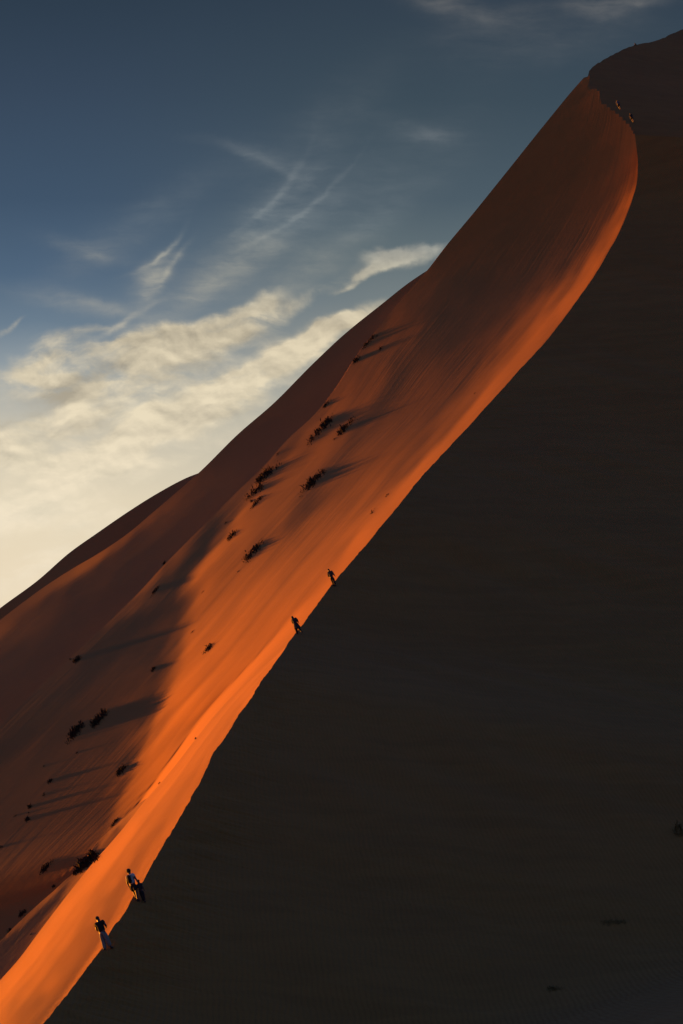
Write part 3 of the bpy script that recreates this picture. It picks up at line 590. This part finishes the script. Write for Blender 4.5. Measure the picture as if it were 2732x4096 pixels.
# ------------------------------------------------------------------ shrubs
DRY = plain('dry_twigs', (.020, .015, .010), 1.0, .05, .4, 6)
DRY_SHADE = plain('dry_twigs_lightened', (.17, .095, .036), 1.0, .05, .4, 6)  # shaded copy of the dry twigs, colour lightened to lift them in shade
TUFT = plain('green_tuft', (.07, .075, .03), 1.0, .05, .4, 6)
def shrub(p0, p1, hpx, label, group, n=None, mat=None, seed=0, spiky=1.0, lift=.5, name='shrub', cat='shrub'):
    """clumps of fine twigs rooted in the sand between two points; taller towards the middle"""
    r = random.Random(seed * 31 + 5)
    L = math.hypot(p1[0] - p0[0], p1[1] - p0[1]); mid = ((p0[0] + p1[0]) / 2, (p0[1] + p1[1]) / 2)
    c = hit(*mid)
    if c is None: return None
    D = (c - EYE).dot(FW); H = hpx * .50 / F * D
    ux, uy = ((p1[0] - p0[0]) / max(L, 1), (p1[1] - p0[1]) / max(L, 1))
    n = n or int(90 + 2.2 * L)
    clumps = [(r.uniform(.08, .95), r.uniform(.55, 1.15)) for _ in range(max(2, int(L / 16)))]
    vs = []; fs = []
    def tri(a, b, t):
        k = len(vs); vs.extend([a, b, t]); fs.append((k, k + 1, k + 2))
    for k in range(n):
        if r.random() < .65:
            ct, ch = r.choice(clumps); t = min(1, max(0, r.gauss(ct, 7 / max(L, 12)))); hh = H * ch
        else: t = r.random(); hh = H * .6
        env = (math.sin(math.pi * min(1, max(0.02, t * .93 + .05)))) ** .6
        off = r.gauss(-.10, .20) * hpx
        q = hit(p0[0] + ux * L * t + uy * off, p0[1] + uy * L * t - ux * off)
        if q is None or abs((q - c).dot(FW)) > .12 * D: continue
        hgt = hh * env * (r.uniform(.45, 1.1) if r.random() > .07 else r.uniform(1.4, 2.1))
        q = q - Vector((0, 0, .02))
        a = r.uniform(0, 2 * math.pi); lean = r.uniform(.05, .75) * spiky
        dirv = Vector((math.cos(a) * lean, math.sin(a) * lean, 1)).normalized()
        wd = min(hgt, H) * r.uniform(.08, .18) + .012
        sd = Vector((-math.sin(a), math.cos(a), 0)); 
        if r.random() < .6: sd = Vector((1, r.uniform(-.4, .4), 0)).normalized()
        m1 = q + dirv * hgt * .55 + Vector((0, 0, .02))
        tip = q + (dirv + Vector((math.cos(a), math.sin(a), -.3)) * .25).normalized() * hgt
        kk_ = len(vs)
        vs.extend([q - sd * wd * .6, q + sd * wd * .6, m1 + sd * wd, m1 - sd * wd, tip]); fs.extend([(kk_, kk_ + 1, kk_ + 2, kk_ + 3), (kk_ + 3, kk_ + 2, kk_ + 4)])
        for j in range(2):       # side twigs with small leaves
            b0 = q.lerp(m1, r.uniform(.4, 1)); dv = Vector((r.uniform(-1, 1), r.uniform(-1, 1), r.uniform(-.1, .9))).normalized() * hgt * r.uniform(.15, .35)
            w2 = Vector((r.uniform(-1, 1), r.uniform(-1, 1), r.uniform(-1, 1))).normalized() * wd * .8
            tri(b0 - w2, b0 + w2, b0 + dv)
    if not vs: return None
    root = min(vs, key=lambda v: v.z); base = Vector((c.x, c.y, c.z))
    o = link_mesh(name, [(np.array([v - base for v in vs]), fs)], mat or DRY, smooth=False)
    o.location = base
    o['label'] = label; o['category'] = cat
    if group: o['group'] = group
    return o
GB = 'dark desert shrubs scattered on the dune slope'
SHRUBS = [
    # (lower-left end), (upper-right end), height, label
    ((1443, 1398), (1500, 1338), 17, 'long low shrub, highest one, just under the top of the orange slope'),
    ((1504, 1347), (1512, 1339), 8, 'tiny speck-like tuft right beside the highest long shrub'),
    ((1408, 1454), (1443, 1422), 20, 'short rounded shrub just below the highest long shrub'),
    ((1512, 1402), (1534, 1384), 12, 'small pointed shrub standing alone right of the highest long shrub'),
    ((1291, 1631), (1324, 1597), 14, 'small narrow shrub against the brown dune edge, above the long spiky row'),
    ((1224, 1782), (1334, 1655), 30, 'longest spiky shrub row, on the upper slope'),
    ((1349, 1742), (1420, 1665), 28, 'shrub row with a tall tuft, directly right of the longest spiky row'),
    ((1332, 1762), (1343, 1750), 7, 'tiny sprig at the lower end of the tall-tufted shrub row'),
    ((1104, 1822), (1131, 1793), 11, 'small slim shrub near the edge of the brown dune, above the biggest bush'),
    ((1018, 1932), (1130, 1845), 34, 'broad black bush with a long tail, near the edge of the brown dune'),
    ((974, 2000), (1052, 1940), 30, 'forked bush just below the broad black bush with a long tail'),
    ((997, 2040), (1050, 1982), 18, 'narrow leaning bush below the forked bush'),
    ((1000, 2008), (1009, 2001), 14, 'small round bush between the forked bush and the narrow leaning bush'),
    ((1192, 1984), (1299, 1876), 32, 'large solid bush with a feathery left end, in the middle of the orange slope'),
    ((909, 2162), (949, 2118), 20, 'wedge-shaped bush at the upper end of the bright sand rib'),
    ((897, 2097), (909, 2086), 7, 'faint little tuft in the dark hollow above the wedge-shaped bush'),
    ((970, 2248), (1053, 2160), 30, 'dense comb-like bush standing alone on bright orange sand'),
    ((949, 2289), (957, 2281), 5, 'tiny tuft just below the dense comb-like bush'),
    ((1482, 2056), (1501, 2031), 11, 'small slim shrub near the crest, lower of two'),
    ((1540, 1990), (1554, 1974), 9, 'small slim shrub near the crest, upper of two'),
    ((807, 2618), (855, 2568), 21, 'black flame-shaped bush left of the walkers in the middle'),
    ((762, 2533), (777, 2519), 7, 'small dash-like tuft above the black flame-shaped bush'),
    ((805, 2373), (815, 2363), 5, 'thin little tuft on bright sand left of the dense comb-like bush'),
    ((598, 2393), (638, 2338), 13, 'slim shrub at the lower end of the dark hollow'),
    ((652, 2258), (662, 2249), 13, 'little tuft sitting on the edge between orange sand and brown dune'),
    ((292, 2650), (326, 2623), 21, 'bush just inside the edge of the brown dune at the left'),
    ((275, 2640), (283, 2634), 9, 'tiny tuft on the brown dune edge beside a bush'),
    ((364, 2909), (428, 2834), 36, 'right one of two large soft-edged bushes in the brown hollow'),
    ((257, 2973), (334, 2888), 34, 'left one of two large soft-edged bushes in the brown hollow'),
    ((602, 2687), (622, 2666), 14, 'small bush in the brown shade beside the bright slope'),
    ((464, 3101), (510, 3052), 26, 'bush at the foot of the bright slope where the shade begins'),
    ((190, 3132), (209, 3115), 18, 'small bush alone in the lower brown hollow, top of a straggling line'),
    ((171, 3186), (177, 3170), 11, 'second tuft of the straggling line in the lower brown hollow'),
    ((112, 3232), (126, 3220), 15, 'third tuft of the straggling line in the lower brown hollow'),
    ((99, 3285), (117, 3272), 19, 'lowest, double tuft of the straggling line in the lower brown hollow'),
    ((112, 3253), (116, 3249), 7, 'speck of twigs between the third and the lowest tuft of the line'),
    ((55, 3267), (66, 3258), 7, 'faint speck of twigs left of the straggling line'),
    ((172, 3067), (177, 3061), 6, 'faint speck of twigs above the straggling line'),
    ((303, 3014), (311, 3007), 8, 'tiny tuft below the two large soft-edged bushes'),
    ((0, 3392), (10, 3384), 12, 'tuft cut by the left edge of the photo'),
    ((156, 3498), (215, 3432), 22, 'bush with a round head and trailing ends, low in the brown hollow'),
    ((208, 3549), (220, 3540), 14, 'small round tuft just above the lowest sand ridge'),
    ((72, 3667), (104, 3642), 20, 'blurred bush above the lowest sand ridge, near the left edge'),
    ((32, 3730), (46, 3716), 22, 'bush half hidden behind the lowest sand ridge at the left edge'),
    ((442, 3308), (473, 3272), 14, 'slim shrub just above the small orange sand wedge'),
    ((778, 2957), (785, 2950), 9, 'little greenish tuft, upper of two on the bright ridge'),
    ((633, 3135), (640, 3128), 9, 'little greenish tuft, lower of two on the bright ridge'),
    ((121, 3740), (127, 3733), 6, 'tiny pale tuft in the dark gully beside the bright ridge'),
    ((1895, 1576), (1901, 1569), 5, 'single speck of twigs on the bright band high up near the crest'),
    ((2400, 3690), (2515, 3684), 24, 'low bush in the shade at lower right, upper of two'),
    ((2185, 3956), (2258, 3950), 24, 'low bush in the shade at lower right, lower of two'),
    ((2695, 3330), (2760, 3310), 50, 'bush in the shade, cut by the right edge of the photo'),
]
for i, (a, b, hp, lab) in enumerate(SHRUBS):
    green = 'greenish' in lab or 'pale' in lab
    shrub(a, b, hp, lab, GB, seed=i + 1, mat=DRY_SHADE if 'in the shade' in lab else TUFT if green else DRY, n=None if hp > 12 else 60)
shrub((285, 3492), (392, 3408), 46, 'large dense black bush in the gully behind the bright ridge', GB, seed=77, n=900, spiky=.9)

# ------------------------------------------------------------------ people
SKIN = plain('skin', (.045, .020, .016), .6, .3, .1); HAIR = plain('dark_hair', (.012, .010, .010), .8, .2)
def cloth(n, c): return plain(n, c, .95, .1, .15, 30)
def skinned(name, chains, mat, parent, sub=2):
    """one continuous surface grown along a branching skeleton: chains = {joint: (pos, radius)}, edges"""
    J, E = chains; keys = list(J); me = bpy.data.meshes.new(name)
    me.from_pydata([J[k][0] for k in keys], [(keys.index(a), keys.index(b)) for a, b in E], [])
    me.materials.append(mat)
    o = bpy.data.objects.new(name, me); C.objects.link(o); o.parent = parent
    sk = o.modifiers.new('skin', 'SKIN'); sk.use_smooth_shade = True; sk.branch_smoothing = .4
    for i, k in enumerate(keys):
        r = J[k][1]; r = r if isinstance(r, tuple) else (r, r)
        r = tuple(q * (1.2 if q > .024 else 1.0) for q in r)
        me.skin_vertices[0].data[i].radius = r; me.skin_vertices[0].data[i].use_root = (i == 0)
    s = o.modifiers.new('sub', 'SUBSURF'); s.levels = sub; s.render_levels = sub
    return o
def lerp(a, b, t): return tuple(a[i] + (b[i] - a[i]) * t for i in range(3))
def blob_mesh(name, c, r, mat, parent, squash=None, seed=0, rough=.0, keep=None):
    bm = bmesh.new(); bmesh.ops.create_icosphere(bm, subdivisions=3, radius=1)
    rr_ = random.Random(seed)
    if keep: bmesh.ops.delete(bm, geom=[v for v in bm.verts if not keep(v.co)], context='VERTS')
    for v in bm.verts:
        k = 1 + rough * (rr_.random() - .5)
        v.co = Vector((c[0] + v.co.x * r[0] * k, c[1] + v.co.y * r[1] * k, c[2] + v.co.z * r[2] * k))
    me = bpy.data.meshes.new(name); bm.to_mesh(me); bm.free(); me.materials.append(mat)
    me.polygons.foreach_set('use_smooth', [True] * len(me.polygons))
    o = bpy.data.objects.new(name, me); C.objects.link(o); o.parent = parent; return o
def person(foot, turn, height, label, pose, top, bottom, long_sleeve=False, shorts=False, hair='short', bag=None, robe=None, group='people climbing the dune crest', sunk=.04):
    """body faces +Y; pose moves single joints (metres for a 1.75 m figure)"""
    root = bpy.data.objects.new('person', None); C.objects.link(root); root.empty_display_size = .3
    root.location = foot - Vector((0, 0, sunk)); root.rotation_euler = (0, 0, turn); root.scale = (height / 1.75,) * 3
    root['label'] = label; root['category'] = 'person'; root['group'] = group
    j = dict(pelvis=(0, 0, .95), waist=(0, 0, 1.10), chest=(0, 0, 1.30), neck=(0, 0, 1.46), jaw=(0, .015, 1.54), head=(0, .01, 1.64), crown=(0, 0, 1.71),
             hipL=(-.09, 0, .90), hipR=(.09, 0, .90), kneeL=(-.10, .03, .49), kneeR=(.10, .03, .49), ankL=(-.10, 0, .08), ankR=(.10, 0, .08),
             shL=(-.18, 0, 1.41), shR=(.18, 0, 1.41), elL=(-.24, -.02, 1.13), elR=(.24, -.02, 1.13), wrL=(-.25, .05, .88), wrR=(.25, .05, .88))
    j.update(pose)
    for s_ in 'LR':
        a = j['ank' + s_]; j['toe' + s_] = j.get('toe' + s_, (a[0] * 1.15, a[1] + .15, a[2] - .055)); j['heel' + s_] = (a[0], a[1] - .04, a[2] - .04)
    J = {}; E = []
    def add(k, r): J[k] = (j[k], r)
    add('pelvis', (.13, .10)); add('waist', (.12, .09)); add('chest', (.15, .105)); add('neck', .055); add('jaw', (.062, .075)); add('head', (.078, .095)); add('crown', (.05, .06))
    E += [('pelvis', 'waist'), ('waist', 'chest'), ('chest', 'neck'), ('neck', 'jaw'), ('jaw', 'head'), ('head', 'crown')]
    for s_ in 'LR':
        add('sh' + s_, .062); add('el' + s_, .042); add('wr' + s_, .028)
        add('hip' + s_, .088); add('knee' + s_, .055); add('ank' + s_, .038); add('toe' + s_, (.042, .026))
        E += [('chest', 'sh' + s_), ('sh' + s_, 'el' + s_), ('el' + s_, 'wr' + s_), ('pelvis', 'hip' + s_), ('hip' + s_, 'knee' + s_), ('knee' + s_, 'ank' + s_), ('ank' + s_, 'toe' + s_)]
        # hand: palm, four curled fingers of different length, thumb from the side of the palm
        e, w = Vector(j['el' + s_]), Vector(j['wr' + s_]); dv = (w - e).normalized(); side = dv.cross(Vector((0, 0, 1)) if abs(dv.z) < .8 else Vector((1, 0, 0))).normalized()
        side = Vector((0, 1, 0)) - dv * dv.y if abs(dv.z) > .5 else side; side.normalize(); curl = dv.cross(side) * (1 if s_ == 'R' else -1)
        pm = w + dv * .055; J['palm' + s_] = (tuple(pm), (.030, .018)); E.append(('wr' + s_, 'palm' + s_))
        for q, (o_, ln) in enumerate(((.026, .066), (.009, .076), (-.009, .070), (-.025, .055))):
            b0 = pm + side * o_ + dv * .03; b1 = b0 + dv * ln * .5 + curl * .006; b2 = b1 + dv * ln * .4 + curl * .022
            for nm_, pt, rd in (('a', b0, .0095), ('b', b1, .0088), ('c', b2, .0075)): J[f'f{q}{nm_}{s_}'] = (tuple(pt), rd)
            E += [('palm' + s_, f'f{q}a{s_}'), (f'f{q}a{s_}', f'f{q}b{s_}'), (f'f{q}b{s_}', f'f{q}c{s_}')]
        t0 = w + side * .026 + dv * .03; t1 = t0 + side * .022 + dv * .03; t2 = t1 + dv * .026 + curl * .008
        for nm_, pt, rd in (('a', t0, .012), ('b', t1, .010), ('c', t2, .0085)): J[f't{nm_}{s_}'] = (tuple(pt), rd)
        E += [('wr' + s_, f'ta{s_}'), (f'ta{s_}', f'tb{s_}'), (f'tb{s_}', f'tc{s_}')]
    skinned('body', (J, E), SKIN, root, 2)
    hd = j['head']
    # face: nose, eyes, mouth, ears
    blob_mesh('nose', (hd[0], hd[1] + .098, hd[2] - .03), (.013, .020, .022), SKIN, root)
    for sg in (-1, 1):
        blob_mesh('ear', (hd[0] + sg * .080, hd[1] - .005, hd[2] - .02), (.012, .022, .032), SKIN, root)
        blob_mesh('eye', (hd[0] + sg * .032, hd[1] + .083, hd[2] - .005), (.012, .010, .008), HAIR, root)
    blob_mesh('mouth', (hd[0], hd[1] + .084, hd[2] - .072), (.024, .010, .006), plain('lips', (.2, .07, .06)), root)
    if hair == 'curly': blob_mesh('hair', (hd[0], hd[1] - .02, hd[2] + .030), (.120, .125, .115), HAIR, root, rough=.22, seed=3)
    elif hair == 'long': blob_mesh('hair', (hd[0], hd[1] - .035, hd[2] - .035), (.100, .105, .155), HAIR, root, rough=.06, seed=4)
    else: blob_mesh('hair', (hd[0], hd[1] - .016, hd[2] + .030), (.092, .108, .090), HAIR, root, rough=.05, seed=5, keep=lambda c: c.z > -.45 or c.y < -.1)
    # shirt
    g = .034
    def exp(k, r): return (j[k], tuple(x + g for x in (r if isinstance(r, tuple) else (r, r))))
    hem = lerp(j['pelvis'], j['waist'], -.2)
    SJ = {'chest': exp('chest', (.155, .115)), 'waist': exp('waist', (.128, .10)), 'hem': (hem, (.175, .145)), 'col': (lerp(j['chest'], j['neck'], .72), (.075, .07))}
    SE = [('chest', 'waist'), ('waist', 'hem'), ('chest', 'col')]
    for s_ in 'LR':
        SJ['sh' + s_] = exp('sh' + s_, .066); k_ = 1.0 if long_sleeve else .66
        SJ['sl' + s_] = (lerp(j['sh' + s_], j['el' + s_], k_), .080 if not long_sleeve else .068); SE += [('chest', 'sh' + s_), ('sh' + s_, 'sl' + s_)]
        if long_sleeve: SJ['cf' + s_] = (lerp(j['el' + s_], j['wr' + s_], .93), .042); SE.append(('sl' + s_, 'cf' + s_))
    skinned('shirt', (SJ, SE), top, root, 2)
    # trousers or shorts
    TJ = {'pelvis': exp('pelvis', (.138, .108)), 'belt': (lerp(j['pelvis'], j['waist'], .45), (.135, .108))}; TE = [('pelvis', 'belt')]
    for s_ in 'LR':
        TJ['hip' + s_] = exp('hip' + s_, .092); TE.append(('pelvis', 'hip' + s_))
        if shorts: TJ['leg' + s_] = (lerp(j['hip' + s_], j['knee' + s_], .80), (.112, .112)); TE.append(('hip' + s_, 'leg' + s_))
        else:
            TJ['knee' + s_] = exp('knee' + s_, .055); TJ['cuf' + s_] = (lerp(j['knee' + s_], j['ank' + s_], .92), .080)
            TE += [('hip' + s_, 'knee' + s_), ('knee' + s_, 'cuf' + s_)]
    skinned('shorts' if shorts else 'trousers', (TJ, TE), bottom, root, 2)
    for s_ in 'LR':
        skinned('shoe', ({'h': (j['heel' + s_], .042), 'm': (lerp(j['heel' + s_], j['toe' + s_], .5), (.045, .035)), 't': (j['toe' + s_], (.045, .028))}, [('h', 'm'), ('m', 't')]), HAIR, root, 1)
    if robe:
        # knee-length coat: open cone of cloth from the waist, swinging out behind
        V_ = []; n_ = 28; lv = 9
        for a_ in range(lv):
            t_ = a_ / (lv - 1); ctr = lerp(j['waist'], robe['hem'], t_)
            for b_ in range(n_):
                th_ = 2 * math.pi * b_ / n_; rr2 = .15 + (robe['r'] - .15) * t_ ** 1.1; f_ = 1 + .10 * t_ * math.sin(th_ * 5 + 1)
                V_.append((ctr[0] + math.cos(th_) * rr2 * f_, ctr[1] + math.sin(th_) * rr2 * .8 * f_, ctr[2]))
        FS = [(a_ * n_ + b_, a_ * n_ + (b_ + 1) % n_, (a_ + 1) * n_ + (b_ + 1) % n_, (a_ + 1) * n_ + b_) for a_ in range(lv - 1) for b_ in range(n_)]
        link_mesh('coat_skirt', [(np.array(V_), FS)], top, root)
    if bag:
        ch, wa = j['chest'], j['waist']; c_ = lerp(ch, wa, .45); bm = bmesh.new(); bmesh.ops.create_cube(bm, size=1)
        for v in bm.verts: v.co = Vector((v.co.x * .26 * (1 if v.co.z < 0 else .85), v.co.y * .15, v.co.z * .44))
        bmesh.ops.bevel(bm, geom=bm.edges[:], offset=.055, segments=3, affect='EDGES')
        me = bpy.data.meshes.new('backpack'); bm.to_mesh(me); bm.free(); me.materials.append(bag); me.polygons.foreach_set('use_smooth', [True] * len(me.polygons))
        pk = bpy.data.objects.new('backpack', me); C.objects.link(pk); pk.parent = root; pk.location = (c_[0] - .01, c_[1] - .20, c_[2] + .02)
        for s_ in (-1, 1):
            skinned('strap', ({'a': ((s_ * .09 + ch[0], ch[1] - .15, ch[2] + .08), .014), 'b': ((s_ * .09 + ch[0], ch[1] - .02, ch[2] + .165), .014), 'c': ((s_ * .10 + ch[0], ch[1] + .13, ch[2] + .03), .014)}, [('a', 'b'), ('b', 'c')]), bag, root, 1)
    return root
NAVY = cloth('dark_shirt_cloth', (.012, .014, .012)); GREY = cloth('grey_trouser_cloth', (.13, .12, .11)); WHITE = cloth('white_cotton', (.30, .29, .28)); BLACK = cloth('black_cloth', (.012, .012, .013))
BAG = cloth('backpack_fabric', (.010, .010, .011)); SLATE = cloth('slate_shirt_cloth', (.035, .032, .026)); PALE = cloth('pale_shirt_cloth', (.08, .08, .085)); CHAR = cloth('charcoal_cloth', (.016, .018, .020))
E3 = [Vector(p) for p in EDGE]
def crest_at(x, y, most=2.5):
    """the point on the crest, or just down its shaded side, that is seen at (x, y)"""
    js = [j for j in range(len(Lc)) if Lc[j] <= most]; W = V[len(shade_ext):, js] - aEYE
    f = W @ aFW; qx = 1366 + F * (W @ aIR) / f; qy = 2048 - F * (W @ aIU) / f
    d2 = (qx - x) ** 2 + (qy - y) ** 2 + (np.array([Lc[j] for j in js]) * 2)[None] ** 2
    i, j = np.unravel_index(d2.argmin(), d2.shape)
    return Vector(V[len(shade_ext) + i, js[j]])
CL = math.radians(-20)    # heading along the crest, away from the camera
walk = dict(kneeL=(-.10, .10, .50), ankL=(-.09, .16, .12), kneeR=(.09, -.02, .48), ankR=(.10, -.14, .08))
def lip_at(x, y): return Vector(unproject(np.array([[x, y]], float), np.array([crest_depth(x, y) - .4]))[0])
# man nearest the camera: head bowed, both forearms brought forward
person(crest_at(436, 3802), CL, 1.70, 'man in dark T-shirt and grey-blue trousers, head bowed, lowest on the crest',
       dict(kneeL=(-.11, .03, .50), ankL=(-.13, -.02, .08), kneeR=(.10, .07, .52), ankR=(.14, .12, .16), chest=(-.01, .02, 1.30), neck=(-.04, .05, 1.45), jaw=(-.075, .10, 1.52), head=(-.095, .10, 1.60), crown=(-.10, .09, 1.68),
            shL=(-.20, 0, 1.38), shR=(.17, .01, 1.40), elL=(-.27, .03, 1.12), wrL=(-.20, .20, .98), elR=(.27, .03, 1.15), wrR=(.14, .22, 1.12)), NAVY, GREY)
# adult holding a child's hand
person(crest_at(550, 3606), CL, 1.62, 'adult with curly hair, white T-shirt, black shorts and backpack, holding a child by the hand',
       dict(walk, elL=(-.27, -.02, 1.12), wrL=(-.25, .03, .87), elR=(.28, -.01, 1.13), wrR=(.33, .03, .90)), WHITE, BLACK, shorts=True, hair='curly', bag=BAG)
person(crest_at(571, 3608), CL, 1.12, 'child in dark clothes walking on the right of the adult in white, hand held',
       dict(walk, elL=(-.24, .0, 1.17), wrL=(-.27, .03, 1.25)), CHAR, BLACK, hair='curly')
# two walkers half-way up
person(crest_at(1195, 2537), CL, 1.68, 'walker in a long dark coat, hooded head bowed, mid-stride, lower of the two half-way up',
       dict(kneeL=(-.12, .06, .50), ankL=(-.16, .02, .08), kneeR=(.17, -.06, .50), ankR=(.34, -.22, .14), waist=(-.02, .03, 1.10), chest=(-.06, .10, 1.28), neck=(-.11, .16, 1.42), jaw=(-.14, .20, 1.48), head=(-.16, .20, 1.57), crown=(-.16, .19, 1.65),
            shL=(-.22, .08, 1.36), shR=(.11, .10, 1.38), elL=(-.25, .14, 1.12), wrL=(-.17, .26, 1.02), elR=(.22, .04, 1.15), wrR=(.20, .16, 1.00)), CHAR, BLACK, long_sleeve=True, hair='long', robe=dict(hem=(.06, -.05, .52), r=.27))
person(crest_at(1337, 2343), CL, 1.68, 'walker in slate-grey shirt and dark trousers, one arm back, upper of the two half-way up',
       dict(kneeL=(-.06, .06, .50), ankL=(-.05, .05, .08), kneeR=(.10, -.01, .49), ankR=(.13, -.10, .08), neck=(-.03, .03, 1.46), jaw=(-.06, .05, 1.54), head=(-.07, .05, 1.63), crown=(-.07, .04, 1.70),
            elL=(-.25, .02, 1.13), wrL=(-.20, .16, .98), elR=(.27, -.08, 1.14), wrR=(.38, -.14, .90)), SLATE, BLACK, long_sleeve=True)
# near the top
person(lip_at(2481, 437), CL, 1.75, 'figure in a pale grey-blue shirt near the top, upper of the two in the dark',
       dict(walk), PALE, BLACK, shorts=True)
person(lip_at(2534, 489), CL, 1.75, 'figure in all dark clothes near the top, lower of the two in the dark', dict(walk), CHAR, BLACK, shorts=True)
sit = dict(pelvis=(0, 0, .12), waist=(0, .02, .27), chest=(0, .06, .46), neck=(0, .10, .61), jaw=(0, .13, .68), head=(0, .13, .77), crown=(0, .12, .85), hipL=(-.09, .03, .12), hipR=(.09, .03, .12),
           kneeL=(-.12, .42, .38), kneeR=(.12, .42, .38), ankL=(-.11, .58, .03), ankR=(.11, .58, .03), toeL=(-.12, .72, .0), toeR=(.12, .72, .0), shL=(-.18, .06, .56), shR=(.18, .06, .56), elL=(-.24, .2, .36), elR=(.24, .2, .36), wrL=(-.15, .40, .40), wrR=(.15, .40, .40))
person(Vector(min(FK3, key=lambda q: (q - aEYE) @ (q - aEYE) * 0 + abs(1366 + F * ((q - aEYE) @ aIR) / ((q - aEYE) @ aFW) - 2541))), math.radians(100), 1.70, 'tiny lone person sitting on the skyline at the very top of the dune', sit, BLACK, BLACK, long_sleeve=True, sunk=.38)
